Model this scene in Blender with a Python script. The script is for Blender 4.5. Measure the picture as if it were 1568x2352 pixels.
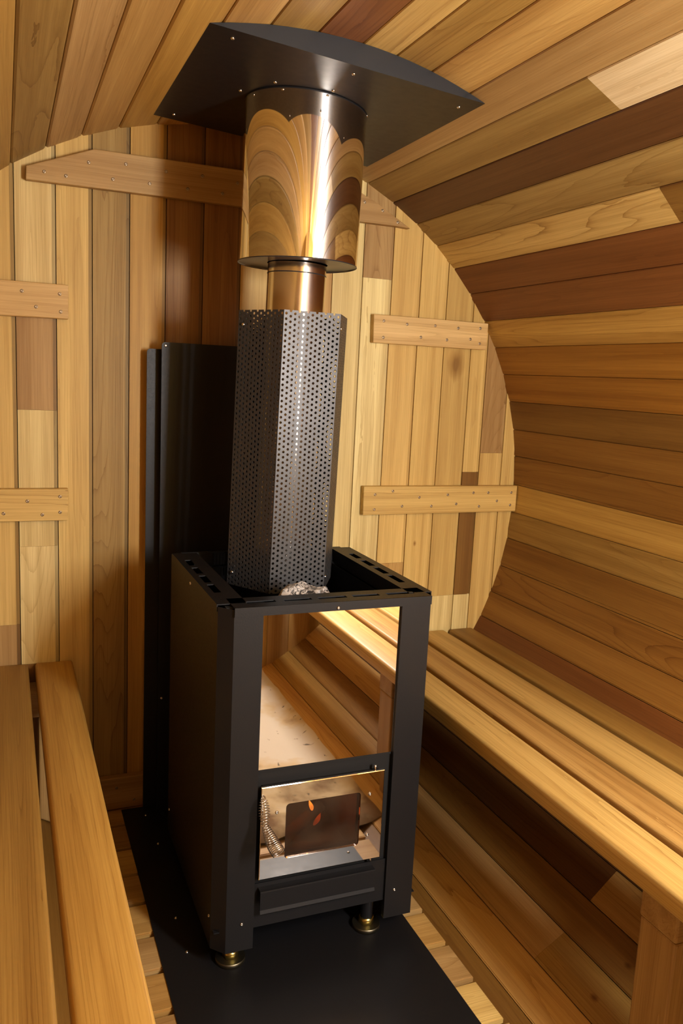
import bpy, bmesh, math, random
from mathutils import Vector, Matrix
random.seed(7)
D = bpy.data; C = bpy.context.scene; COL = C.collection
for o in list(D.objects): D.objects.remove(o)

# ------------------------------------------------------------------ camera
cd = D.cameras.new('camera'); cam = D.objects.new('camera', cd); COL.objects.link(cam); C.camera = cam
YAW, PITCH, ROLL = 22.5326, 9.3318, 2.7612
a, b, c = map(math.radians, (YAW, PITCH, ROLL))
fw = Vector((math.sin(a)*math.cos(b), math.cos(a)*math.cos(b), -math.sin(b)))
rt = Vector((math.cos(a), -math.sin(a), 0)); up = rt.cross(fw)
r2 = rt*math.cos(c) + up*math.sin(c); u2 = -rt*math.sin(c) + up*math.cos(c)
CP = Vector((-0.5046, -2.0154, 0.3096))
M = Matrix((r2, u2, -fw)).transposed().to_4x4(); M.translation = CP
cam.matrix_world = M
cd.sensor_fit = 'VERTICAL'; cd.sensor_height = 36; cd.sensor_width = 24
cd.lens = 36*1884.7/2352; cd.clip_start = 0.01

# ------------------------------------------------------------------ world, light, exposure
w = D.worlds.new('world'); C.world = w; w.use_nodes = True
w.node_tree.nodes['Background'].inputs[0].default_value = (1.0, 0.75, 0.5, 1)
w.node_tree.nodes['Background'].inputs[1].default_value = 0.012
def area(name, loc, target, sx, sy, power, col):
    l = D.lights.new(name, 'AREA'); l.shape = 'RECTANGLE'; l.size = sx; l.size_y = sy
    l.energy = power; l.color = col
    o = D.objects.new(name, l); COL.objects.link(o); o.location = loc
    o.rotation_euler = (Vector(target)-Vector(loc)).to_track_quat('-Z', 'Y').to_euler()
    return o
# tall work lamp by the front wall, over the right-hand bench
LAMP = (0.97, 0.975, 1.0); LX, LY, LZ = 0.45, -2.0, 0.32
for k_, p_ in ((-17, 24), (103, 15), (223, 13)):      # a three-sided light column, azimuth of each face
    dx, dy = -math.sin(math.radians(-k_)), math.cos(math.radians(k_))
    area('work_lamp', (LX+dx*.045, LY+dy*.045, LZ), (LX+dx, LY+dy, LZ), 0.12, 0.46, p_, LAMP)
area('work_lamp', (LX, LY, LZ+.235), (LX, LY, 2), 0.10, 0.10, 24.0, LAMP)
area('work_lamp', (LX, LY, LZ-.235), (LX+.02, LY, -2), 0.10, 0.10, 9.0, LAMP)
C.view_settings.view_transform = 'Standard'; C.view_settings.look = 'None'
C.view_settings.exposure = -0.14; C.view_settings.gamma = 1
C.view_settings.use_curve_mapping = False

# ------------------------------------------------------------------ materials
def mat(name):
    m = D.materials.new(name); m.use_nodes = True
    return m, m.node_tree, m.node_tree.nodes['Principled BSDF']
def plain(name, col, rough=0.5, metal=0.0, spec=0.5, noise=0.0, scale=40, bump=0.0, aniso=0):
    m, nt, bs = mat(name); N = nt.nodes; L = nt.links
    bs.inputs['Base Color'].default_value = (*col, 1); bs.inputs['Roughness'].default_value = rough
    bs.inputs['Metallic'].default_value = metal; bs.inputs['Specular IOR Level'].default_value = spec
    if noise or bump:
        tc = N.new('ShaderNodeTexCoord'); nz = N.new('ShaderNodeTexNoise')
        nz.inputs['Scale'].default_value = scale; nz.inputs['Detail'].default_value = 5
        L.new(tc.outputs['Object'], nz.inputs['Vector'])
        if noise:
            mr = N.new('ShaderNodeMapRange'); mr.inputs[3].default_value = max(0, rough-noise); mr.inputs[4].default_value = rough+noise
            L.new(nz.outputs[0], mr.inputs[0]); L.new(mr.outputs[0], bs.inputs['Roughness'])
        if bump:
            bp = N.new('ShaderNodeBump'); bp.inputs['Strength'].default_value = bump; bp.inputs['Distance'].default_value = 0.001
            L.new(nz.outputs[0], bp.inputs['Height']); L.new(bp.outputs[0], bs.inputs['Normal'])
    return m
KNOTS = [((0.652, 0.0, 0.358), .030), ((0.559, 0.0, -0.143), .006), ((0.444, -1.003, -0.754), .007),
         ((0.514, -1.003, -0.708), .007), ((0.765, -0.55, -0.42), .012)]
def wood(name, ax):
    """cedar with the grain along axis ax; tint comes from the colour of each board"""
    m, nt, bs = mat(name); N = nt.nodes; L = nt.links
    def math_(op, x, y=None, z=None):
        n = N.new('ShaderNodeMath'); n.operation = op
        for i, v in enumerate((x, y, z)):
            if v is None: continue
            if isinstance(v, (int, float)): n.inputs[i].default_value = v
            else: L.new(v, n.inputs[i])
        return n.outputs[0]
    tc = N.new('ShaderNodeTexCoord'); oi = N.new('ShaderNodeObjectInfo')
    rnd = oi.outputs['Random']
    comb = N.new('ShaderNodeCombineXYZ')
    for i, k in enumerate((37.1, 91.7, 53.3)): L.new(math_('MULTIPLY', rnd, k), comb.inputs[i])
    add = N.new('ShaderNodeVectorMath'); add.operation = 'ADD'
    L.new(tc.outputs['Object'], add.inputs[0]); L.new(comb.outputs[0], add.inputs[1])
    def noise(cross, along, detail, rough=.5, dist=0):
        mp = N.new('ShaderNodeMapping'); s = [cross]*3; s[ax] = along
        mp.inputs['Scale'].default_value = s; L.new(add.outputs[0], mp.inputs['Vector'])
        nz = N.new('ShaderNodeTexNoise'); nz.inputs['Scale'].default_value = 1
        nz.inputs['Detail'].default_value = detail; nz.inputs['Roughness'].default_value = rough
        nz.inputs['Distortion'].default_value = dist
        L.new(mp.outputs[0], nz.inputs['Vector']); return nz.outputs[0]
    def rng(x, lo, hi, f0=.3, f1=.7):
        n = N.new('ShaderNodeMapRange'); L.new(x, n.inputs[0])
        for i, k in enumerate((f0, f1, lo, hi)): n.inputs[i+1].default_value = k
        return n.outputs[0]
    r_b = math_('FRACT', math_('MULTIPLY', rnd, 7.31)); r_c = math_('FRACT', math_('MULTIPLY', rnd, 19.7))
    cath = noise(8.0, .75, 1.0); strt = noise(16.0, .10, 1.0)
    sel = oi.outputs['Alpha']                                        # 0 straight grain ... 1 cathedral grain
    mixn = math_('ADD', math_('MULTIPLY', cath, sel), math_('MULTIPLY', strt, math_('SUBTRACT', 1.0, sel)))
    wig = noise(60, 11, 3.0)
    ph = math_('ADD', math_('MULTIPLY', mixn, math_('MULTIPLY_ADD', r_b, 24.0, 16.0)), math_('MULTIPLY', wig, 0.55))
    saw = math_('FRACT', ph)
    line = math_('MULTIPLY', math_('POWER', saw, 7.0), rng(noise(40, 6, 2.0), .35, 1.0))      # thin dark late-wood lines
    fine = noise(420, 6, 3.0, .65)
    mid = noise(42, .9, 3.0)
    broad = noise(11, 0.6, 1.5)
    st = math_('MULTIPLY_ADD', math_('POWER', r_c, 1.5), 0.42, 0.06)
    st = math_('MULTIPLY_ADD', sel, .20, st)
    v = math_('SUBTRACT', 1.0, math_('MULTIPLY', line, st))
    v = math_('MULTIPLY', v, rng(fine, .84, 1.12)); v = math_('MULTIPLY', v, rng(mid, .77, 1.14))
    v = math_('MULTIPLY', v, rng(broad, .76, 1.14))
    # knots
    geo = N.new('ShaderNodeNewGeometry')
    for (kp, kr) in KNOTS:
        d = N.new('ShaderNodeVectorMath'); d.operation = 'SUBTRACT'
        L.new(geo.outputs['Position'], d.inputs[0]); d.inputs[1].default_value = kp
        s = N.new('ShaderNodeVectorMath'); s.operation = 'MULTIPLY'; q = [1, 1, 1]; q[ax] = .6
        L.new(d.outputs[0], s.inputs[0]); s.inputs[1].default_value = q
        ln = N.new('ShaderNodeVectorMath'); ln.operation = 'LENGTH'; L.new(s.outputs[0], ln.inputs[0])
        dist = math_('ADD', ln.outputs['Value'], math_('MULTIPLY_ADD', wig, kr*.8, -kr*.4))
        v = math_('MULTIPLY', v, rng(dist, .38, 1.0, kr*.25, kr))
    mul = N.new('ShaderNodeMix'); mul.data_type = 'RGBA'; mul.blend_type = 'MULTIPLY'; mul.inputs[0].default_value = 1
    L.new(oi.outputs['Color'], mul.inputs[6])
    cb = N.new('ShaderNodeCombineColor')
    L.new(math_('POWER', v, 0.75), cb.inputs[0]); L.new(v, cb.inputs[1]); L.new(math_('POWER', v, 1.35), cb.inputs[2])
    L.new(cb.outputs[0], mul.inputs[7])
    L.new(mul.outputs[2], bs.inputs['Base Color'])
    bs.inputs['Roughness'].default_value = 0.5; bs.inputs['Specular IOR Level'].default_value = 0.32
    h = math_('ADD', math_('MULTIPLY', fine, .6), math_('MULTIPLY', line, -.5))
    bp = N.new('ShaderNodeBump'); bp.inputs['Strength'].default_value = .35; bp.inputs['Distance'].default_value = .0006
    L.new(h, bp.inputs['Height']); L.new(bp.outputs[0], bs.inputs['Normal'])
    return m
WX, WY, WZ = wood('cedar_grain_x', 0), wood('cedar_grain_y', 1), wood('cedar_grain_z', 2)
BLACK = plain('black_powder_coat', (.008, .008, .009), .46, 0, .35, .08, 300, .12)
BLACK2 = plain('black_satin_paint', (.008, .008, .009), .43, 0, .40, .06, 60, .03)
MATT = plain('matt_black_paint', (.010, .010, .010), .62, 0, .3)
GUARD = plain('black_perforated_sheet', (.035, .035, .036), .40, 0.0, .6, .05, 80, 0)
INSIDE = plain('dark_inner_steel', (.010, .010, .010), .55)
MIRROR = plain('polished_stainless', (.90, .88, .86), .035, 1)
PANEL = plain('mirror_steel_panel', (.84, .78, .76), .012, 1)
DOORM = plain('polished_door_steel', (.74, .70, .66), .03, 1)
PIPE = plain('brushed_pipe_steel', (.70, .66, .62), .15, 1, noise=.05, scale=30)
DISC = plain('dull_steel_disc', (.05, .05, .058), .32, .5)
SCREW = plain('steel_screw_head', (.75, .74, .72), .22, 1)
BRASS = plain('yellow_zinc_plating', (.80, .66, .22), .28, 1)
ZINC = plain('grey_zinc_plating', (.17, .15, .10), .42, 1)
WSCREW = plain('screw_head_in_wood', (.36, .28, .18), .34, .75)
VOID = plain('dark_backing', (.035, .018, .008), .9)
# soot-dimmed glass
GLASS, nt, bs = mat('sooty_stove_glass'); N = nt.nodes; L = nt.links
tr = N.new('ShaderNodeBsdfTransparent'); tr.inputs[0].default_value = (.62, .45, .32, 1)
gl = N.new('ShaderNodeBsdfGlossy'); gl.inputs[0].default_value = (.55, .50, .45, 1); gl.inputs['Roughness'].default_value = .12
df = N.new('ShaderNodeBsdfDiffuse'); df.inputs[0].default_value = (.055, .036, .024, 1)
nz = N.new('ShaderNodeTexNoise'); nz.inputs['Scale'].default_value = 22; nz.inputs['Detail'].default_value = 5
tcn = N.new('ShaderNodeTexCoord'); L.new(tcn.outputs['Object'], nz.inputs[0])
mr = N.new('ShaderNodeMapRange'); mr.inputs[1].default_value = .3; mr.inputs[2].default_value = .7; mr.inputs[3].default_value = .10; mr.inputs[4].default_value = .62
L.new(nz.outputs[0], mr.inputs[0])
m1 = N.new('ShaderNodeMixShader'); m2 = N.new('ShaderNodeMixShader'); m2.inputs[0].default_value = .06
L.new(mr.outputs[0], m1.inputs[0]); L.new(tr.outputs[0], m1.inputs[1]); L.new(df.outputs[0], m1.inputs[2])
L.new(m1.outputs[0], m2.inputs[1]); L.new(gl.outputs[0], m2.inputs[2]); L.new(m2.outputs[0], N['Material Output'].inputs[0])
def emis(name, col, s):
    m, nt, bs = mat(name); bs.inputs['Base Color'].default_value = (0, 0, 0, 1)
    bs.inputs['Emission Color'].default_value = (*col, 1); bs.inputs['Emission Strength'].default_value = s
    return m
FLAME = emis('flame', (1.0, .42, .08), 9); EMBER = emis('ember', (1.0, .16, .02), 1.2)
BRICK = plain('sooty_firebrick', (.20, .12, .07), .9, noise=0, bump=.5, scale=60)
LOG = plain('charred_log', (.10, .06, .04), .9, bump=1, scale=80)
# stone: dark with pale crystalline specks
STONE, nt, bs = mat('speckled_stone'); N = nt.nodes; L = nt.links
tcn = N.new('ShaderNodeTexCoord'); n1 = N.new('ShaderNodeTexNoise'); n1.inputs['Scale'].default_value = 95; n1.inputs['Detail'].default_value = 7
n1.inputs['Distortion'].default_value = 1.6; n1.inputs['Roughness'].default_value = .7
L.new(tcn.outputs['Object'], n1.inputs[0]); rp = N.new('ShaderNodeValToRGB')
rp.color_ramp.elements[0].position = .44; rp.color_ramp.elements[0].color = (.03, .03, .032, 1)
rp.color_ramp.elements[1].position = .56; rp.color_ramp.elements[1].color = (.62, .60, .57, 1)
L.new(n1.outputs[0], rp.inputs[0]); L.new(rp.outputs[0], bs.inputs['Base Color']); bs.inputs['Roughness'].default_value = .35
bp = N.new('ShaderNodeBump'); bp.inputs['Strength'].default_value = .8; bp.inputs['Distance'].default_value = .002
L.new(n1.outputs[0], bp.inputs['Height']); L.new(bp.outputs[0], bs.inputs['Normal'])
# drop cloth: cream canvas, brown stains near its edge, black specks
CLOTH, nt, bs = mat('stained_canvas'); N = nt.nodes; L = nt.links
tcn = N.new('ShaderNodeTexCoord')
n1 = N.new('ShaderNodeTexNoise'); n1.inputs['Scale'].default_value = 7; n1.inputs['Detail'].default_value = 6
n2 = N.new('ShaderNodeTexNoise'); n2.inputs['Scale'].default_value = 26; n2.inputs['Detail'].default_value = 3; n2.inputs['Distortion'].default_value = 1.2
for n in (n1, n2): L.new(tcn.outputs['Object'], n.inputs[0])
sep = N.new('ShaderNodeSeparateXYZ'); L.new(tcn.outputs['Object'], sep.inputs[0])
ed = N.new('ShaderNodeMapRange')
for i, k in enumerate((-1.42, -1.12, -.12, .26)): ed.inputs[i+1].default_value = k
L.new(sep.outputs[1], ed.inputs[0])
ad = N.new('ShaderNodeMath'); ad.operation = 'ADD'; L.new(n1.outputs[0], ad.inputs[0]); L.new(ed.outputs[0], ad.inputs[1])
rp = N.new('ShaderNodeValToRGB'); e = rp.color_ramp.elements
e[0].position = .42; e[0].color = (.54, .47, .34, 1); e[1].position = .70; e[1].color = (.16, .085, .025, 1)
k = e.new(.54); k.color = (.50, .38, .20, 1)
L.new(ad.outputs[0], rp.inputs[0])
r3 = N.new('ShaderNodeValToRGB'); r3.color_ramp.elements[0].position = .285; r3.color_ramp.elements[0].color = (.08, .07, .06, 1)
r3.color_ramp.elements[1].position = .335; r3.color_ramp.elements[1].color = (1, 1, 1, 1); L.new(n2.outputs[0], r3.inputs[0])
mx = N.new('ShaderNodeMix'); mx.data_type = 'RGBA'; mx.blend_type = 'MULTIPLY'; mx.inputs[0].default_value = .85
L.new(rp.outputs[0], mx.inputs[6]); L.new(r3.outputs[0], mx.inputs[7]); L.new(mx.outputs[2], bs.inputs['Base Color'])
bs.inputs['Roughness'].default_value = .85

# ------------------------------------------------------------------ helpers (all meshes are written in room coordinates)
def put(name, me, m, parent=None, tint=None):
    o = D.objects.new(name, me); COL.objects.link(o)
    if m: me.materials.append(m)
    if parent:
        o.parent = parent
        p = parent; off = Vector((0, 0, 0))
        while p: off += p.location; p = p.parent
        o.location = -off
    if tint: o.color = (*tint[:3], tint[3] if len(tint) > 3 else random.choice((.0, .1, .25, .6, 1.0)))
    return o
def mesh(name, vs, fs, m, parent=None, tint=None, smooth=False):
    me = D.meshes.new(name); me.from_pydata([tuple(v) for v in vs], [], fs); me.validate()
    if smooth:
        for p in me.polygons: p.use_smooth = True
    me.update(); return put(name, me, m, parent, tint)
def from_bm(name, bm, m, parent=None, tint=None, smooth=False):
    me = D.meshes.new(name); bmesh.ops.recalc_face_normals(bm, faces=bm.faces); bm.to_mesh(me); bm.free()
    if smooth:
        for p in me.polygons: p.use_smooth = True
    return put(name, me, m, parent, tint)
def bm_box(bm, x0, x1, y0, y1, z0, z1, bev=0, seg=1):
    v = [bm.verts.new((x, y, z)) for x in (x0, x1) for y in (y0, y1) for z in (z0, z1)]
    fs = [bm.faces.new([v[i] for i in q]) for q in ((0, 1, 3, 2), (4, 6, 7, 5), (0, 4, 5, 1), (2, 3, 7, 6), (0, 2, 6, 4), (1, 5, 7, 3))]
    if bev:
        es = {e for f in fs for e in f.edges}
        bmesh.ops.bevel(bm, geom=list(es), offset=bev, segments=seg, affect='EDGES', profile=.5)
def box(name, b, m, parent=None, tint=None, bev=0, seg=1):
    bm = bmesh.new(); bm_box(bm, *b, bev=bev, seg=seg); return from_bm(name, bm, m, parent, tint, smooth=False)
def bm_prism(bm, pts, lo, hi, ax):
    """pts are 2-D in the plane across axis ax (ax=1: x,z; ax=0: y,z; ax=2: x,y)"""
    def P(p, t): return (p[0], t, p[1]) if ax == 1 else ((t, p[0], p[1]) if ax == 0 else (p[0], p[1], t))
    A = [bm.verts.new(P(p, lo)) for p in pts]; B = [bm.verts.new(P(p, hi)) for p in pts]; n = len(pts)
    bm.faces.new(A); bm.faces.new(B[::-1])
    for i in range(n): bm.faces.new((A[i], B[i], B[(i+1) % n], A[(i+1) % n]))
def prism(name, pts, lo, hi, ax, m, parent=None, tint=None, bev=0):
    bm = bmesh.new(); bm_prism(bm, pts, lo, hi, ax)
    if bev: bmesh.ops.bevel(bm, geom=list(bm.edges), offset=bev, segments=2, affect='EDGES', profile=.5)
    return from_bm(name, bm, m, parent, tint)
def bm_tube(bm, p0, p1, r0, r1=None, n=24, caps=True):
    r1 = r0 if r1 is None else r1; p0 = Vector(p0); p1 = Vector(p1); d = (p1-p0).normalized()
    u = d.orthogonal().normalized(); v = d.cross(u)
    A = [bm.verts.new(p0+(u*math.cos(t)+v*math.sin(t))*r0) for t in [2*math.pi*i/n for i in range(n)]]
    B = [bm.verts.new(p1+(u*math.cos(t)+v*math.sin(t))*r1) for t in [2*math.pi*i/n for i in range(n)]]
    for i in range(n):
        f = bm.faces.new((A[i], A[(i+1) % n], B[(i+1) % n], B[i])); f.smooth = True
    if caps: bm.faces.new(A[::-1]); bm.faces.new(B)
def tube(name, p0, p1, r0, m, parent=None, r1=None, n=24, caps=True):
    bm = bmesh.new(); bm_tube(bm, p0, p1, r0, r1, n, caps); return from_bm(name, bm, m, parent)
def thing(name, label, cat, loc, group=None):
    o = D.objects.new(name, None); COL.objects.link(o); o.location = loc; o.empty_display_size = .05
    o['label'] = label; o['category'] = cat
    if group: o['group'] = group
    return o
def struct(name, label=None, loc=(0, 0, 0)):
    o = D.objects.new(name, None); COL.objects.link(o); o.location = loc; o['kind'] = 'structure'; o.empty_display_size = .05
    if label: o['label'] = label
    return o
# one dome screw head mesh, shared: axis along +Z
def screw_mesh(name, m, r, h):
    bm = bmesh.new(); n = 12; prof = [(r, 0), (r*.95, h*.45), (r*.62, h*.85)]
    rings = [[bm.verts.new((q*math.cos(2*math.pi*i/n), q*math.sin(2*math.pi*i/n), z)) for i in range(n)] for q, z in prof]
    rings.append([bm.verts.new((r*.32*math.cos(2*math.pi*i/n), r*.32*math.sin(2*math.pi*i/n), h*.95)) for i in range(n)])
    rings.append([bm.verts.new((r*.28*math.cos(2*math.pi*i/n), r*.28*math.sin(2*math.pi*i/n), h*.35)) for i in range(n)])
    for a, b in zip(rings, rings[1:]):
        for i in range(n): bm.faces.new((a[i], a[(i+1) % n], b[(i+1) % n], b[i])).smooth = True
    bm.faces.new(rings[-1]); me = D.meshes.new(name); bm.to_mesh(me); bm.free(); me.materials.append(m); return me
SM = screw_mesh('metal_screw', SCREW, .0034, .0026); WM = screw_mesh('wood_screw', WSCREW, .0040, .0008)
def screw(me, p, nrm, parent):
    o = D.objects.new('screw', me); COL.objects.link(o); o.parent = parent
    off = Vector((0, 0, 0)); q = parent
    while q: off += q.location; q = q.parent
    o.location = Vector(p)-off; o.rotation_euler = Vector(nrm).to_track_quat('Z', 'Y').to_euler()
    return o

# ------------------------------------------------------------------ cedar tints (linear)
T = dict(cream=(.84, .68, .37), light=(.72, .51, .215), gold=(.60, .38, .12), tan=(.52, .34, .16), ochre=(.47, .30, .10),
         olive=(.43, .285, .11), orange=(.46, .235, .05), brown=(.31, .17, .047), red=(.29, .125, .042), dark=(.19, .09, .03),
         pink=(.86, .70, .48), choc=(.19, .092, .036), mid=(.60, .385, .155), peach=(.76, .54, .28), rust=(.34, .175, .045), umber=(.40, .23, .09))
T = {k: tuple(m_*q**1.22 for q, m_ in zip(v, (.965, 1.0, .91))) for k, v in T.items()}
def vary(c, grain=None):
    k = random.uniform(.95, 1.05); out = [q*k*random.uniform(.99, 1.01) for q in c]
    return out if grain is None else out+[grain]
CATH = {123.45: .3, 117.95: 1.0, 112.5: .15, 106.93: .1, 101.2: .2, 85.16: 1.0, 80.95: .1, 76.3: .6, 70.9: 1.0, 65.65: .3, 60.2: .25, 54.7: .2, 49.45: 1.0,
        44.3: .6, 38.9: .2, 33.25: .6, 28.0: .7, 22.7: .1, 17.5: .3, 12.1: .2, 7.0: .1, 1.5: .8, -3.8: .0, -8.9: 1.0, -14.4: .2, -19.75: 1.0, -24.85: .1}
R = .875
# ------------------------------------------------------------------ barrel shell
SEAMS = [123.45, 117.95, 112.5, 106.93, 101.2, 95.95, 90.5, 85.16, 80.95, 76.3, 70.9, 65.65, 60.2, 54.7, 49.45, 44.3, 38.9, 33.25,
         28.0, 22.7, 17.5, 12.1, 7.0, 1.5, -3.8, -8.9, -14.4, -19.75, -24.85, -30.1, -35.4, -40.8, -46.15, -51.4, -56.5, -61.65, -66.9]
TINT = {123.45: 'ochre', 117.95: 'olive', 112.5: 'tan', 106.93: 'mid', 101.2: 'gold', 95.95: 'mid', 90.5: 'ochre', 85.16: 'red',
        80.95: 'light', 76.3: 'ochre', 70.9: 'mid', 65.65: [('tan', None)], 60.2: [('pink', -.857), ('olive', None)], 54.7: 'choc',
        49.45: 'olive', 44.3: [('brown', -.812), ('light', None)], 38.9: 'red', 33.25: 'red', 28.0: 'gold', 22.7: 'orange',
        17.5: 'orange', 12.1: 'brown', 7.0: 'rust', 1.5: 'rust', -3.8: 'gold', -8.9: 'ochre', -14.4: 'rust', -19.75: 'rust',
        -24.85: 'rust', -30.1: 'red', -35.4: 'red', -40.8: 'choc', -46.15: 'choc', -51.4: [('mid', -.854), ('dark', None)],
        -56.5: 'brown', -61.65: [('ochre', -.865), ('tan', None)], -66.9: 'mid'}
# TINT is keyed by the lower seam of each stave, i.e. stave between key and the next seam above it
seams = list(SEAMS)
z_ = -66.9
while z_ - 5.4545 > 123.45-360+2: z_ -= 5.4545; seams.append(z_)
seams.append(123.45-360)
shell = {n: struct(n) for n in ('wall_right', 'ceiling', 'wall_left', 'floor')}
def region(am):
    am = (am+180) % 360-180
    if -50 <= am < 48: return 'wall_right'
    if 48 <= am < 132: return 'ceiling'
    if am >= 132 or am < -130: return 'wall_left'
    return 'floor'
rnd_names = ['tan', 'brown', 'ochre', 'rust', 'brown', 'olive', 'tan', 'umber']
Y0, Y1 = -2.20, .045
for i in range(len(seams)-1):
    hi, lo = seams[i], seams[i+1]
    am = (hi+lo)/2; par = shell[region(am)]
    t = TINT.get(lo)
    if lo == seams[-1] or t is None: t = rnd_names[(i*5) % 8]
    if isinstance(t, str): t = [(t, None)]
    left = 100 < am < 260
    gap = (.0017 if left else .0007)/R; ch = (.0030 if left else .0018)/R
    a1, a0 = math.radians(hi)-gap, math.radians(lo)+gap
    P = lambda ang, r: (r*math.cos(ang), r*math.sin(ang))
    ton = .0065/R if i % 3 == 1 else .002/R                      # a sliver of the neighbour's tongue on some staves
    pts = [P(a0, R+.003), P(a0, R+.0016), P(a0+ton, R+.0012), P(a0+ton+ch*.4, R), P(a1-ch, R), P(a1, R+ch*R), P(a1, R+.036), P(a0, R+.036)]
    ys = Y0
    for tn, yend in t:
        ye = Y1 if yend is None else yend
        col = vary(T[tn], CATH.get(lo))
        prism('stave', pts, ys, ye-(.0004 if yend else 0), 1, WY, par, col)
        ys = ye
# added backing shell outside the staves, blocks light at the joints
for nm, d0, d1 in (('wall_right', -50, 48), ('ceiling', 48, 132), ('wall_left', 132, 230), ('floor', 230, 310)):
    bm = bmesh.new(); n = 16
    vs = [[bm.verts.new((r*math.cos(math.radians(d0+(d1-d0)*k/n)), y, r*math.sin(math.radians(d0+(d1-d0)*k/n)))) for k in range(n+1)]
          for r, y in ((R+.037, Y0-.02), (R+.037, Y1+.02))]
    for k in range(n): bm.faces.new((vs[0][k], vs[0][k+1], vs[1][k+1], vs[1][k]))
    from_bm('backing', bm, VOID, shell[nm])

# ------------------------------------------------------------------ end walls
RW = .888
def wall_board(x0, x1, za, zb, tint, parent, y=0.0, sgn=1, strip=.009, dim=1.0):
    """vertical tongue-and-groove board; za/zb None = follow the barrel"""
    def arc(xa, xb, s): return [(xa+(xb-xa)*k/4, s*math.sqrt(max(0, RW*RW-(xa+(xb-xa)*k/4)**2))) for k in range(5)]
    def poly(xa, xb):
        lo = arc(xa, xb, -1) if za is None else [(xa, za), (xb, za)]
        hi_ = arc(xb, xa, 1) if zb is None else [(xb, zb), (xa, zb)]
        return lo+hi_
    bm = bmesh.new(); ylo, yhi = sorted((y, y+sgn*.028))
    xm = x1-strip
    bm_prism(bm, poly(x0+.0004, xm), ylo, yhi, 1)
    o = from_bm('board', bm, WZ, parent, tint)
    ys = sorted((y+sgn*.0034, y+sgn*.026)); bm = bmesh.new()
    bm_prism(bm, poly(xm+.0003, x1-(.0012 if dim < .8 else .0005)), ys[0], ys[1], 1)
    from_bm('tongue', bm, WZ, parent, [q*dim for q in tint])
    return o
back = struct('wall_back')
XS = [-.8745, -.815, -.73, -.645, -.56, -.477, -.3905, -.312, -.229, -.1455, -.057, .035, .12, .197, .276, .360, .444, .529, .6115, .697, .751, .826, .8745]
WB = [['mid'], ['tan'], ['ochre'], ['light'], [('tan', -.305), ('light', None)],
      [('umber', -.405), ('cream', -.117), ('cream', .202), ('tan', .455), ('cream', None)], ['light'], ['olive'], ['gold'], ['umber'], ['umber'],
      ['light'], ['mid'], [('gold', .256), ('cream', .468), ('mid', None)],
      ['cream'], [('cream', .567), ('tan', None)], [('mid', -.196), ('light', None)], ['light'],
      [('cream', -.30), ('light', None)], [('cream', -.30), ('brown', .06), ('light', None)], [('light', .115), ('tan', None)], ['light']]
for i in range(len(XS)-1):
    za = None
    for t in WB[i]:
        tn, zb = (t, None) if isinstance(t, str) else t
        tint = vary(T[tn])
        wall_board(XS[i], XS[i+1], za, None if zb is None else zb-.0004, tint, back, dim=(.62 if XS[i+1] < .1 else .94))
        za = zb
mesh('backing', [(-1, .032, -1), (1, .032, -1), (1, .032, 1), (-1, .032, 1)], [(0, 1, 2, 3)], VOID, back)
front = struct('wall_front')
x = -.8745
k = 0
while x < .87:
    x1 = min(x+.0846, .8745)
    wall_board(x, x1, None, None, T[['tan', 'mid', 'ochre', 'brown', 'light'][k % 5]], front, y=-2.17, sgn=-1); x = x1; k += 1
mesh('backing', [(-1, -2.2, -1), (1, -2.2, -1), (1, -2.2, 1), (-1, -2.2, 1)], [(3, 2, 1, 0)], VOID, front)

# ------------------------------------------------------------------ battens screwed across the back wall
YB = -.022
def batten(name, pts, tint, screws, label):
    o = prism(name, pts, YB, -.0003, 1, WX, None, tint, bev=.0022); o['kind'] = 'structure'; o['label'] = label
    for (x, z) in screws: screw(WM, (x, YB-.0001, z), (0, -1, 0), o)
    return o
batten('trim_1', [(-.453, .699), (.440, .699), (.478, .697), (.372, .752), (.306, .781), (-.31, .781), (-.452, .727)], T['tan'],
       [(-.415, .719), (-.37, .716), (-.322, .751), (-.27, .722), (-.242, .758), (-.189, .723), (-.152, .754), (-.102, .722), (-.068, .755),
        (-.02, .722), (.016, .75), (.345, .747), (.396, .732), (.44, .708)], 'long top batten with clipped corners across the back wall')
batten('trim_2', [(-.742, .405), (-.366, .409), (-.366, .484), (-.735, .484)], T['peach'],
       [(-.464, .463), (-.385, .463), (-.435, .431), (-.383, .424), (-.52, .43), (-.56, .463)], 'left upper short batten on the back wall')
batten('trim_3', [(-.868, -.053), (-.370, -.053), (-.369, .022), (-.868, .022)], T['light'],
       [(-.459, -.006), (-.388, .004), (-.51, -.034), (-.427, -.038), (-.388, -.033), (-.56, .0)], 'left lower short batten on the back wall')
batten('trim_4', [(.389, .402), (.733, .402), (.733, .474), (.387, .475)], T['peach'],
       [(.416, .459), (.484, .455), (.568, .457), (.639, .455), (.708, .459), (.417, .417), (.527, .424), (.606, .422), (.679, .428), (.709, .418)],
       'right upper short batten on the back wall')
batten('trim_5', [(.385, -.055), (.871, -.053), (.871, .022), (.384, .023)], T['light'],
       [(.418, .001), (.471, .01), (.553, -.008), (.642, -.002), (.725, .003), (.774, .003), (.852, .003), (.418, -.04), (.501, -.032),
        (.592, -.033), (.671, -.028), (.746, -.036), (.805, -.021), (.851, -.034)], 'right lower short batten with swirly grain')
batten('trim_6', [(-.335, -.803), (.335, -.803), (.44, -.750), (.44, -.718), (-.44, -.718), (-.44, -.745)], T['tan'],
       [(-.258, -.745), (-.214, -.783), (-.38, -.74), (-.33, -.775)], 'low batten at the foot of the back wall')

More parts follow.
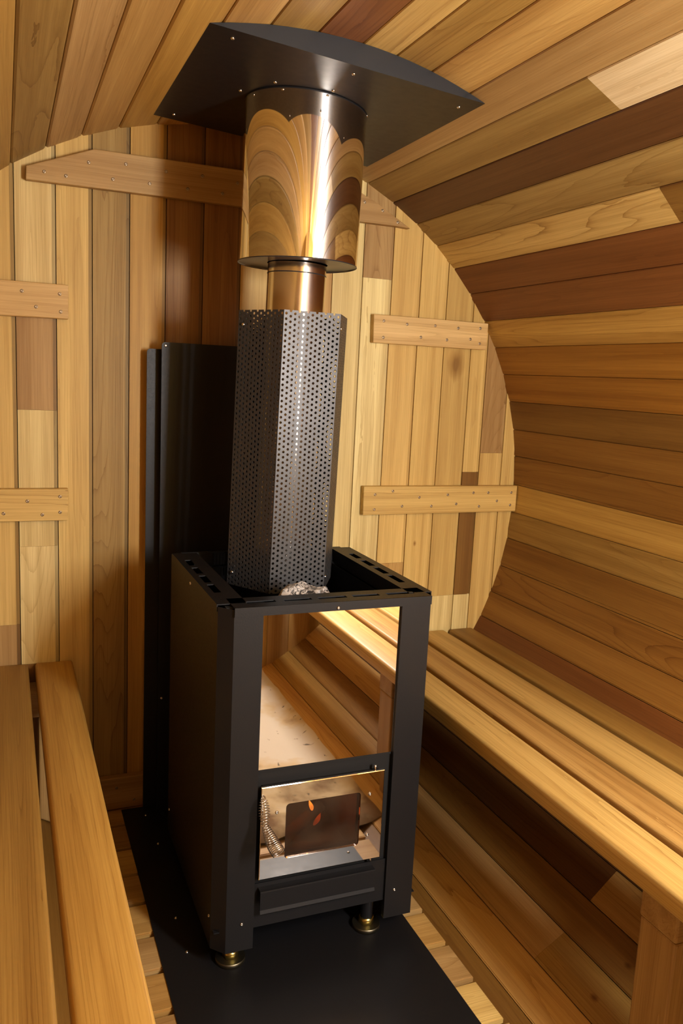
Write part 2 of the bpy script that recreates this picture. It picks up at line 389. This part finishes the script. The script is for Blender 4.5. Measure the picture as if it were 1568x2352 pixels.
# ------------------------------------------------------------------ duckboard floor
ZD = -.808
db = thing('duckboard', 'slatted cedar duckboard floor running beneath the black hearth plate', 'floor grate', (0, -1.05, -.86))
ytop = .0095; k = 0
while ytop > -2.1:
    y1 = min(ytop, -.003); y0 = ytop-.0945
    e = .306+random.uniform(-.003, .003)
    col = [q for q in T[['mid', 'tan', 'light', 'tan', 'mid', 'tan'][k % 6]]]
    bm = bmesh.new()
    bm_prism(bm, [(-e, ZD), (-e, ZD-.006), (-.26, ZD-.018), (.26, ZD-.018), (e, ZD-.010), (e, ZD-.005), (e, ZD-.001), (e-.0015, ZD)], y0, y1, 1)
    bmesh.ops.bevel(bm, geom=[e_ for e_ in bm.edges if abs(e_.verts[0].co.z-ZD) < .0015 and abs(e_.verts[1].co.z-ZD) < .0015 and abs(e_.verts[0].co.x-e_.verts[1].co.x) > .1],
                    offset=.003, segments=2, affect='EDGES')
    from_bm('slat', bm, WX, db, col)
    ytop -= .1065; k += 1
for x in (-.14, .14): box('runner', (x-.018, x+.018, -2.08, -.06, ZD-.038, ZD-.0182), WY, db, T['brown'])

# ------------------------------------------------------------------ benches
ZB = -.400
def bench(name, label, side, slats, legs):
    t = thing(name, label, 'bench', (side*.55, -1.08, -.70))
    for (x0, x1, tn) in slats:
        xa, xb = sorted((side*x0, side*x1))
        bm = bmesh.new(); bm_box(bm, xa, xb, -2.165, -.006, ZB-.038, ZB, bev=.0075, seg=3)
        o = from_bm('slat', bm, WY, t, (*T[tn], .12), smooth=False)
        for p in o.data.polygons: p.use_smooth = True
        o.data.set_sharp_from_angle(angle=math.radians(50))
    for y in legs:
        xa, xb = sorted((side*.402, side*.715)); 
        yo = y; bt = -.4995
        box('crossbar', (xa, xb, y-.038, y+.038, ZB-.098, ZB-.0382), WX, t, T['tan'], bev=.004, seg=2)
        prism('leg', [(side*.404, -.7735), (side*.444, -.7515), (side*.444, ZB-.0985), (side*.404, ZB-.0985)], y-.037, y+.037, 1, WZ, t, T['tan'], bev=.004)
    return t
bench('sauna_bench', 'four-slat cedar bench along the right wall beside the stove', 1,
      [(.377, .462, 'light'), (.478, .562, 'mid'), (.578, .668, 'light'), (.685, .762, 'ochre')], (-.07, -1.162))
bench('sauna_bench', 'two visible wide cedar slats of the bench in the left foreground', -1,
      [(.361, .447, 'gold'), (.462, .560, 'ochre'), (.575, .667, 'gold'), (.682, .762, 'tan')], (-.07, -1.40))

# ------------------------------------------------------------------ hearth plate and wall shield
hp = thing('hearth_plate', 'matt black steel floor plate lying under the stove', 'plate', (.016, -.51, ZD))
box('sheet', (-.246, .257, -1.033, -.024, ZD+.0002, ZD+.0025), BLACK2, hp)
for p in ((-.192, -.069), (-.184, -.205), (-.196, -.487), (-.195, -.594), (-.19, -1.0), (.235, -1.0), (.235, -.6)):
    screw(SM, (p[0], p[1], ZD+.0025), (0, 0, 1), hp)
hs = thing('heat_shield', 'tall double black metal heat shield standing behind the stove', 'heat shield', (.02, -.045, ZD+.003))
def rounded(x0, x1, z0, z1, r, n=5, cs=(1, 1, 1, 1)):
    out = []
    for i, (cx, cz, a0) in enumerate(((x1-r, z1-r, 0), (x0+r, z1-r, 90), (x0+r, z0+r, 180), (x1-r, z0+r, 270))):
        if cs[i]: out += [(cx+r*math.cos(math.radians(a0+90*k/n)), cz+r*math.sin(math.radians(a0+90*k/n))) for k in range(n+1)]
        else: out.append(((x1, z1), (x0, z1), (x0, z0), (x1, z0))[i])
    return out
prism('rear_sheet', rounded(-.193, .215, ZD+.003, .354, .008, cs=(1, 1, 0, 0)), -.032, -.030, 1, BLACK, hs)
prism('front_sheet', rounded(-.164, .205, ZD+.003, .370, .008, cs=(1, 1, 0, 0)), -.062, -.060, 1, BLACK, hs)
for (x, z) in ((-.155, .362), (.19, .362), (-.155, -.5), (.19, -.5)):
    screw(SM, (x, -.062, z), (0, -1, 0), hs); tube('spacer', (x, -.0598, z-.006), (x, -.0322, z-.006), .004, DISC, hs, n=8)

# ------------------------------------------------------------------ stove
X0, X1, XL, XR = -.165, .257, -.142, .243     # casing sides and front-flange corners
YF, YC, YR = -.680, -.655, -.222; ZT, ZL = -.093, -.760
st = thing('sauna_stove', 'black wood-burning sauna stove with mirrored front and firebox door', 'stove', (.05, -.45, ZD+.003))
def sheet(path, z0, z1, t=.0018):
    """bent sheet metal: a plan-view polyline given thickness"""
    out = []; n = len(path)
    for i, p in enumerate(path):
        p = Vector(p); d = Vector((0, 0))
        if i > 0: d += (p-Vector(path[i-1])).normalized()
        if i < n-1: d += (Vector(path[i+1])-p).normalized()
        d.normalize(); out.append(p+Vector((-d.y, d.x))*t)
    return [tuple(p) for p in path]+[tuple(p) for p in out[::-1]]
prism('side_panel', sheet([(X0, YR), (X0, YC), (XL, YF), (-.089, YF), (-.089, YF+.012)], 0, 0), ZL, ZT-.004, 2, BLACK, st)
prism('side_panel', sheet([(.183, YF+.012), (.183, YF), (XR, YF), (X1, YC), (X1, YR)], 0, 0), ZL, ZT-.004, 2, BLACK, st)
box('rear_panel', (X0+.002, X1-.002, YR-.002, YR, ZL, ZT-.004), BLACK, st)
# top rim: four slotted pieces with lips
def slotted(name, x0, x1, y0, y1, slots, lips):
    """flat strip with rectangular slots. lips: extra boxes"""
    bm = bmesh.new(); z0, z1 = ZT-.0018, ZT
    xs = sorted({x0, x1, *[s[0] for s in slots], *[s[1] for s in slots]}); ys = sorted({y0, y1, *[s[2] for s in slots], *[s[3] for s in slots]})
    for i in range(len(xs)-1):
        for j in range(len(ys)-1):
            cx, cy = (xs[i]+xs[i+1])/2, (ys[j]+ys[j+1])/2
            if any(s[0] < cx < s[1] and s[2] < cy < s[3] for s in slots): continue
            bm_box(bm, xs[i], xs[i+1], ys[j], ys[j+1], z0, z1)
    bmesh.ops.remove_doubles(bm, verts=bm.verts, dist=1e-5)
    for b_ in lips: bm_box(bm, *b_)
    return from_bm(name, bm, BLACK, st)
fs_ = [(-.114, -.059), (-.043, .010), (.023, .079), (.092, .146), (.162, .219)]
slotted('top_rim', XL, XR, -.683, -.620, [(a_, b_, -.658, -.645) for a_, b_ in fs_],
        [(XL, XR, -.6835, -.6818, ZT-.0165, ZT), (XL+.03, XR-.03, -.622, -.620, ZT-.026, ZT-.0018)])
ls_ = [(-.355, -.305), (-.428, -.375), (-.50, -.445), (-.575, -.515)]
slotted('top_rim', X0, -.112, -.652, -.236, [(-.153, -.139, a_, b_) for a_, b_ in ls_],
        [(X0-.0015, X0, -.652, -.236, ZT-.013, ZT), (-.114, -.112, -.61, -.25, ZT-.030, ZT-.0018)])
slotted('top_rim', .210, X1, -.652, -.236, [(.226, .240, a_, b_) for a_, b_ in ls_],
        [(X1, X1+.0015, -.652, -.236, ZT-.013, ZT), (.210, .212, -.61, -.25, ZT-.030, ZT-.0018)])
slotted('top_rim', X0+.02, X1-.02, -.234, YR-.004, [], [(X0+.03, X1-.03, -.236, -.234, ZT-.030, ZT-.0018)])
for y in (-.66, -.226): box('corner_tab', (X0+.012, -.135, y-.008, y+.008, ZT-.006, ZT-.0035), BLACK, st)
# inner stone hopper
bm = bmesh.new(); hx0, hx1, hy0, hy1 = -.108, .206, -.616, -.240
bm_box(bm, hx0, hx1, hy0, hy1, -.232, -.230)
for b_ in ((hx0, hx0+.002, hy0, hy1), (hx1-.002, hx1, hy0, hy1), (hx0, hx1, hy0, hy0+.002), (hx0, hx1, hy1-.002, hy1)): bm_box(bm, *b_, -.230, ZT-.032)
from_bm('stone_hopper', bm, BLACK2, st)
# mirrored panel and the black frame round door and drawer
mp = box('mirror_panel', (-.0885, .1825, -.6740, -.6725, -.4045, -.106), PANEL, st); mp['label'] = 'mirror-polished steel front panel'
bm = bmesh.new()
wx0, wx1, wz0, wz1 = -.037, .116, -.584, -.468
for b_ in ((-.089, .183, -.470+.0, -.405), ): bm_box(bm, b_[0], b_[1], -.668, -.666, wz1, -.4046)
bm_box(bm, -.089, wx0, -.668, -.666, wz0, wz1); bm_box(bm, wx1, .183, -.668, -.666, wz0, wz1); bm_box(bm, -.089, .183, -.668, -.666, -.70, wz0)
bm_box(bm, -.087, .181, -.6725, -.668, -.4100, -.4048)
bm_box(bm, -.0885, .1825, -.6722, -.6710, -.4045, -.106)  # added black sheet behind the mirror panel, keeps the rim slots dark
from_bm('front_frame', bm, MATT, st)
# firebox behind the glass
bm = bmesh.new()
bx = (-.07, .15, -.664, -.36, -.66, -.43)
bm_box(bm, bx[0], bx[1], bx[3], bx[3]+.004, bx[4], bx[5]); bm_box(bm, bx[0]-.004, bx[0], bx[2], bx[3], bx[4], bx[5]); bm_box(bm, bx[1], bx[1]+.004, bx[2], bx[3], bx[4], bx[5])
bm_box(bm, bx[0], bx[1], bx[2], bx[3], bx[4]-.004, bx[4]); bm_box(bm, bx[0], bx[1], bx[2], bx[3], bx[5], bx[5]+.004)
from_bm('firebox', bm, BRICK, st)
# door
dr = D.objects.new('door', None)
def plate_with_hole(name, outer, inner, y0, y1, m, parent):
    bm = bmesh.new(); x0, x1, z0, z1 = outer
    inn = rounded(*inner, .007); n = len(inn)
    def proj_out(p):
        cx, cz = (inner[0]+inner[1])/2, (inner[2]+inner[3])/2; dx, dz = p[0]-cx, p[1]-cz
        s = min(((x1-cx) if dx > 0 else (x0-cx))/dx if abs(dx) > 1e-9 else 1e9, ((z1-cz) if dz > 0 else (z0-cz))/dz if abs(dz) > 1e-9 else 1e9)
        return (cx+dx*s, cz+dz*s)
    out = [proj_out(p) for p in inn]
    # snap the middle point of each corner run onto the true corner
    for ci, (ox, oz) in enumerate(((x1, z1), (x0, z1), (x0, z0), (x1, z0))):
        j = min(range(n), key=lambda q: (out[q][0]-ox)**2+(out[q][1]-oz)**2); out[j] = (ox, oz)
    V = lambda L_, y: [bm.verts.new((p[0], y, p[1])) for p in L_]
    cl_ = lambda q: [(min(max(p[0], x0+q), x1-q), min(max(p[1], z0+q), z1-q)) for p in out]
    a0, a1, b0, b1 = V(inn, y0), V(inn, y1), V(cl_(.0014), y0), V(out, y1); c1, c2 = V(cl_(.0003), y0+.0007), V(out, y0+.0014)
    for i in range(n):
        j = (i+1) % n
        for q in ((a0[i], a0[j], b0[j], b0[i]), (a1[i], b1[i], b1[j], a1[j]), (a0[i], a1[i], a1[j], a0[j]), (b0[i], b0[j], c1[j], c1[i]), (c1[i], c1[j], c2[j], c2[i]), (c2[i], c2[j], b1[j], b1[i])): bm.faces.new(q)
    return from_bm(name, bm, m, parent)
door = plate_with_hole('door', (-.0845, .1625, -.6165, -.4325), (-.036, .1145, -.5815, -.4715), -.6885, -.6835, DOORM, st)
door['label'] = 'polished steel firebox door with a sooty window'
prism('window_glass', rounded(-.0355, .114, -.581, -.472, .006), -.6855, -.6845, 1, GLASS, door)
bm = bmesh.new()
for b_ in ((-.078, -.040), (.119, .156)): bm_box(bm, b_[0], b_[1], -.6832, -.669, -.612, -.437)
bm_box(bm, -.040, .119, -.6832, -.669, -.612, -.586); bm_box(bm, -.040, .119, -.6832, -.669, -.468, -.437)
from_bm('door_backing', bm, MATT, door)
for p in ((.133, -.478), (.132, -.563), (-.054, -.485)): screw(SM, (p[0], -.6885, p[1]), (0, -1, 0), door)
tube('hinge_pin', (.145, -.681, -.4324), (.145, -.681, -.4235), .0028, SCREW, door, n=10)
tube('hinge_pin', (.145, -.681, -.6165), (.145, -.681, -.626), .0028, SCREW, door, n=10)
# coil handle: wire spring swelling in two lobes
p0, pm, p1 = Vector((-.0815, -.692, -.452)), Vector((-.0835, -.712, -.492)), Vector((-.072, -.762, -.520))
cv = D.curves.new('handle', 'CURVE'); cv.dimensions = '3D'; cv.bevel_depth = .00088; cv.bevel_resolution = 2
sp = cv.splines.new('POLY'); NP = 560; sp.points.add(NP); turns = 24
for i in range(NP+1):
    t = i/NP
    if t < .40: q = p0.lerp(pm, t/.40); tan = pm-p0; rad = .0050+.0052*math.sin(math.pi*(t/.40)**1.0*.93+.12)
    else:
        s = (t-.40)/.60; q = pm.lerp(p1, s); q += Vector((0, 0, -.004*math.sin(math.pi*s))); tan = (p1-pm)
        rad = .0050+.0072*math.sin(math.pi*min(1, s*.62+.02))
    tan = tan.normalized(); u = tan.orthogonal().normalized(); v = tan.cross(u); an = 2*math.pi*turns*t
    q = q+(u*math.cos(an)+v*math.sin(an))*rad
    sp.points[i].co = (*q, 1)
tmp = D.objects.new('tmp', cv); COL.objects.link(tmp)
me = D.meshes.new_from_object(tmp); D.objects.remove(tmp)
for p in me.polygons: p.use_smooth = True
me.materials.clear(); h = put('handle', me, SCREW, door); h['label'] = 'coiled spring wire handle'
# fire
def flame(name, base, tip, r, m):
    bm = bmesh.new(); n = 10; rings = []; base = Vector(base); tip = Vector(tip)
    for k in range(9):
        t = k/8; rr = r*math.sin(math.pi*min(1, (t*.93+.07))**.75); c_ = base.lerp(tip, t)+Vector((.15*r*math.sin(5*t), 0, 0))
        rings.append([bm.verts.new(c_+Vector((rr*math.cos(2*math.pi*i/n), rr*.6*math.sin(2*math.pi*i/n), 0))) for i in range(n)])
    for a_, b_ in zip(rings, rings[1:]):
        for i in range(n): bm.faces.new((a_[i], a_[(i+1) % n], b_[(i+1) % n], b_[i])).smooth = True
    return from_bm(name, bm, m, None)
fl = thing('flame', 'small orange flame seen through the stove door glass', 'fire', (.06, -.595, -.585))
def re(o):
    o.parent = fl; o.location = -fl.location
re(flame('flame_tongue', (.050, -.60, -.546), (.0435, -.60, -.522), .0045, FLAME))
re(flame('ember_glow', (.060, -.59, -.585), (.074, -.59, -.560), .006, EMBER))
lg = D.lights.new('fire_glow', 'POINT'); lg.energy = .35; lg.color = (1, .30, .07); lg.shadow_soft_size = .02
lo_ = D.objects.new('fire_glow', lg); COL.objects.link(lo_); lo_.location = (.06, -.55, -.52)
lgs = [((-.05, -.56, -.640), (.13, -.61, -.638), .018, 'charred log lying in front inside the firebox'), ((-.03, -.61, -.604), (.11, -.49, -.606), .015, 'charred log crossing on top inside the firebox')]
for A_, B_, r_, lb in lgs:
    bm = bmesh.new(); bm_tube(bm, A_, B_, r_, r_*.85, 9)
    bmesh.ops.subdivide_edges(bm, edges=bm.edges[:], cuts=2)
    for v in bm.verts: v.co += Vector([random.uniform(-.0015, .0015) for _ in range(3)])
    o = from_bm('firewood_log', bm, LOG); o['label'] = lb; o['category'] = 'log'; o['group'] = 'logs in the firebox'
# ash drawer: folded front with top and bottom lips
dp = [(-.668, -.640), (-.690, -.640), (-.6905, -.6425), (-.690, -.678), (-.6925, -.6845), (-.6918, -.6862), (-.688, -.681), (-.686, -.645), (-.668, -.645)]
ad_ = prism('ash_drawer', dp, -.0805, .1535, 0, BLACK, st)
box('base_panel', (-.089, .183, -.674, -.672, -.722, -.632), BLACK, st)
box('base_plate', (X0+.003, X1-.003, -.67, YR-.003, -.722, -.720), BLACK, st)
for (x, y) in ((-.121, -.640), (.168, -.632), (-.117, -.27), (.19, -.27)):
    f_ = tube('foot', (x, y, ZD+.0026), (x, y, ZD+.012), .0285, ZINC, st, n=36)
    tube('stem', (x, y, ZD+.012), (x, y, -.7205), .0125, BLACK2, f_, n=20)
    nb = bmesh.new(); bm_tube(nb, (x, y, ZD+.0122), (x, y, ZD+.026), .0155, n=6); from_bm('nut', nb, BRASS, f_)
    for p in f_.children[-1].data.polygons: p.use_smooth = False
for p in ((.051, -.6838, -.104), (-.112, -.6802, -.705), (.203, -.6802, -.700)): screw(SM, p, (0, -1, 0), st)
for p in ((X0-.0002, -.428, -.112), (X0-.0002, -.644, -.700), (X0-.0002, -.240, -.702)): screw(SM, p, (-1, 0, 0), st)

# ------------------------------------------------------------------ stone
bm = bmesh.new(); bmesh.ops.create_icosphere(bm, subdivisions=3, radius=1)
from mathutils import noise as mn
for v in bm.verts:
    d = v.co.normalized(); k = 1+.30*mn.noise(d*1.7+Vector((3, 1, 2)))+.12*mn.noise(d*4.1)
    k = round(k*9)/9*.35+k*.65
    v.co = Vector((d.x*.056*k+.024, d.y*.045*k-.560, d.z*.068*k-.150))
    if v.co.z < -.2295: v.co.z = -.2295
stone = from_bm('sauna_stone', bm, STONE)
stone['label'] = 'single grey speckled rock resting in the open top of the stove'; stone['category'] = 'rock'

# ------------------------------------------------------------------ chimney: leans a touch to the right
def CX(z): return .0475+.0195*(z+.12)
CY = -.353
ch = thing('chimney_pipe', 'brushed steel flue pipe rising from the stove through its guard', 'pipe', (CX(-.23), CY, -.2295))
tube('pipe', (CX(-.2295), CY, -.2295), (CX(.53), CY, .532), .0605, PIPE, ch, n=64, caps=False)
tube('seam_ring', (CX(.5115), CY, .5115), (CX(.5135), CY, .5135), .0611, DISC, ch, n=64)
# perforated guard
s_ = .1200; Hb, Ht = -.135, .4335; th = math.radians(1.5)
pg = thing('chimney_guard', 'black hexagonal perforated metal guard around the lower flue', 'guard', (CX(-.135), CY, Hb))
cell = .0106; colw = cell*math.sqrt(3)/2; hr = .0027
vs = []; fc = []
corner = [math.radians(60*k)+th for k in range(6)]
for f in range(6):
    A_ = Vector((math.cos(corner[f]), math.sin(corner[f]), 0))*s_; B_ = Vector((math.cos(corner[(f+1) % 6]), math.sin(corner[(f+1) % 6]), 0))*s_
    mid_ = (A_+B_)/2; tx = (B_-A_).normalized(); nin = -mid_.normalized()
    solid = False
    ncol = 13; u0 = -colw*(ncol-1)/2; nrow = int((Ht-Hb)/cell)+2
    for i in range(ncol):
        for j in range(nrow):
            cu = u0+i*colw; cvv = j*cell+(cell/2 if i % 2 else 0)
            if cvv > (Ht-Hb)+cell*.4: continue
            base = len(vs); hexr = cell/math.sqrt(3)
            for ring in range(3):
                for q in range(12):
                    an = 2*math.pi*q/12
                    if ring == 0:
                        rr = hexr if q % 2 == 0 else hexr*math.cos(math.pi/6)
                        du, dv = rr*math.cos(an), rr*math.sin(an)
                        if i == 0 and du < -hexr*.2: du = -s_/2-cu
                        if i == ncol-1 and du > hexr*.2: du = s_/2-cu
                    else: du, dv = hr*math.cos(an), hr*math.sin(an)
                    v_ = min(max(cvv+dv, 0), Ht-Hb)
                    zz = Hb+v_
                    p = mid_+tx*(cu+du)+(nin*.0012 if ring == 2 else Vector((0, 0, 0)))
                    vs.append((p.x+CX(zz), p.y+CY, zz))
            for ring in range(2):
                for q in range(12):
                    q2 = (q+1) % 12; fc.append((base+ring*12+q, base+ring*12+q2, base+(ring+1)*12+q2, base+(ring+1)*12+q))
me = D.meshes.new('perforated_sheet'); me.from_pydata(vs, [], fc); me.validate(); me.update()
put('perforated_sheet', me, GUARD, pg)
for (f, u, z) in ((3, -.046, .405), (3, -.046, -.108), (5, -.047, .405), (5, -.047, -.108), (4, .0, -.128)):
    am = (corner[f]+corner[(f+1) % 6])/2
    if f == 5: am = corner[5]+math.pi/6
    nrm = Vector((math.cos(am), math.sin(am), 0)); tx = Vector((-nrm.y, nrm.x, 0))
    pc = nrm*(s_*math.cos(math.pi/6)+.0003)+tx*u
    screw(SM, (pc.x+CX(z), pc.y+CY, z), nrm, pg)
tube('standoff_ring', (CX(-.137), CY, -.2294), (CX(-.135), CY, -.1355), .085, BLACK2, pg, n=32, caps=False)
# mirrored shroud
sh = thing('chimney_shroud', 'wide mirror-polished steel sleeve hanging below the ceiling plate', 'chimney sleeve', (CX(.53), CY, .533))
def lathe(name, prof, m, parent, n=128):
    bm = bmesh.new(); rings = [[bm.verts.new((r*math.cos(2*math.pi*i/n)+CX(z), r*math.sin(2*math.pi*i/n)+CY, z)) for i in range(n)] for r, z in prof]
    for a_, b_ in zip(rings, rings[1:]):
        for i in range(n): bm.faces.new((a_[i], a_[(i+1) % n], b_[(i+1) % n], b_[i])).smooth = True
    return from_bm(name, bm, m, parent)
ZP = lambda x: .853-.0756*(x+.194)          # underside of the tilted ceiling plate
n = 128; bm = bmesh.new(); RS = .1222
lo_r = [bm.verts.new((RS*math.cos(2*math.pi*i/n)+CX(.533), RS*math.sin(2*math.pi*i/n)+CY, .533)) for i in range(n)]
hi_r = []
for i in range(n):
    x = RS*math.cos(2*math.pi*i/n)+CX(.83); hi_r.append(bm.verts.new((x, RS*math.sin(2*math.pi*i/n)+CY, ZP(x)-.0025)))
for i in range(n): bm.faces.new((lo_r[i], lo_r[(i+1) % n], hi_r[(i+1) % n], hi_r[i])).smooth = True
from_bm('sleeve', bm, MIRROR, sh)
lathe('end_disc', [(.0622, .5345), (.1215, .5345), (.1226, .5335), (.1226, .5318)], DISC, sh)
bm = bmesh.new()
ra = [[bm.verts.new((r*math.cos(2*math.pi*i/n)+CX(.83), r*math.sin(2*math.pi*i/n)+CY, ZP(r*math.cos(2*math.pi*i/n)+CX(.83))-dz)) for i in range(n)] for r, dz in ((.1235, .0006), (.1235, .0030), (.1215, .0030))]
for a_, b_ in zip(ra, ra[1:]):
    for i in range(n): bm.faces.new((a_[i], a_[(i+1) % n], b_[(i+1) % n], b_[i]))
from_bm('top_ring', bm, BLACK, sh)
# ceiling plate box
cp = thing('ceiling_plate', 'black metal box plate filling the curve of the ceiling around the chimney', 'ceiling plate', (.064, -.353, .834))
RP = .8742; aL, aR = math.atan2(.853, -.194), math.atan2(.814, .322)
prof = [(-.194, .853), (.322, .814)]+[(RP*math.cos(aR+(aL-aR)*k/16), RP*math.sin(aR+(aL-aR)*k/16)) for k in range(1, 16)]
prism('plate', prof, -.622, -.088, 1, BLACK2, cp)
for (u, v, _) in ((-.147, -.590, 0), (.071, -.587, 0), (.290, -.575, 0), (-.155, -.125, 0), (-.031, -.455, 0), (-.073, -.367, 0), (.071, -.49, 0), (.174, -.41, 0), (.205, -.33, 0), (.28, -.13, 0)):
    screw(SM, (u, v, ZP(u)-.0001), (-.075, 0, -1), cp)

# ------------------------------------------------------------------ drop cloth seen in the mirrored door
bm = bmesh.new(); nx, ny = 46, 64; gx0, gx1, gy0, gy1 = -.29, .372, -2.155, -1.10; grid = []
for j in range(ny+1):
    row = []
    for i in range(nx+1):
        x = gx0+(gx1-gx0)*i/nx; y = gy0+(gy1-gy0)*j/ny
        if j == ny: y += .02*mn.noise(Vector((x*9, 1, 0)))
        if i == nx: x += .004*mn.noise(Vector((y*11, 4, 0)))
        e_ = max(0, (y+1.30)/.20)
        z = ZD+.004+.010*max(0, mn.noise(Vector((x*7, y*5, .3)))+.15)+e_*.016*(1+mn.noise(Vector((x*6, y*14, 2))))
        e2 = max(0, (-1.8-y)/.3); z += e2*.05*max(0, mn.noise(Vector((x*5, y*9, 7)))+.2)
        if j == ny: z -= .012*e_
        r_ = math.hypot(x, z)
        if r_ > .871: z = -math.sqrt(.871**2-x*x)
        row.append(bm.verts.new((x, y, z)))
    grid.append(row)
for j in range(ny):
    for i in range(nx): bm.faces.new((grid[j][i], grid[j][i+1], grid[j+1][i+1], grid[j+1][i])).smooth = True
cl = from_bm('drop_cloth', bm, CLOTH)
cl['label'] = 'cream drop cloth with brown stains on the floor, mirrored in the stove front'; cl['category'] = 'cloth'
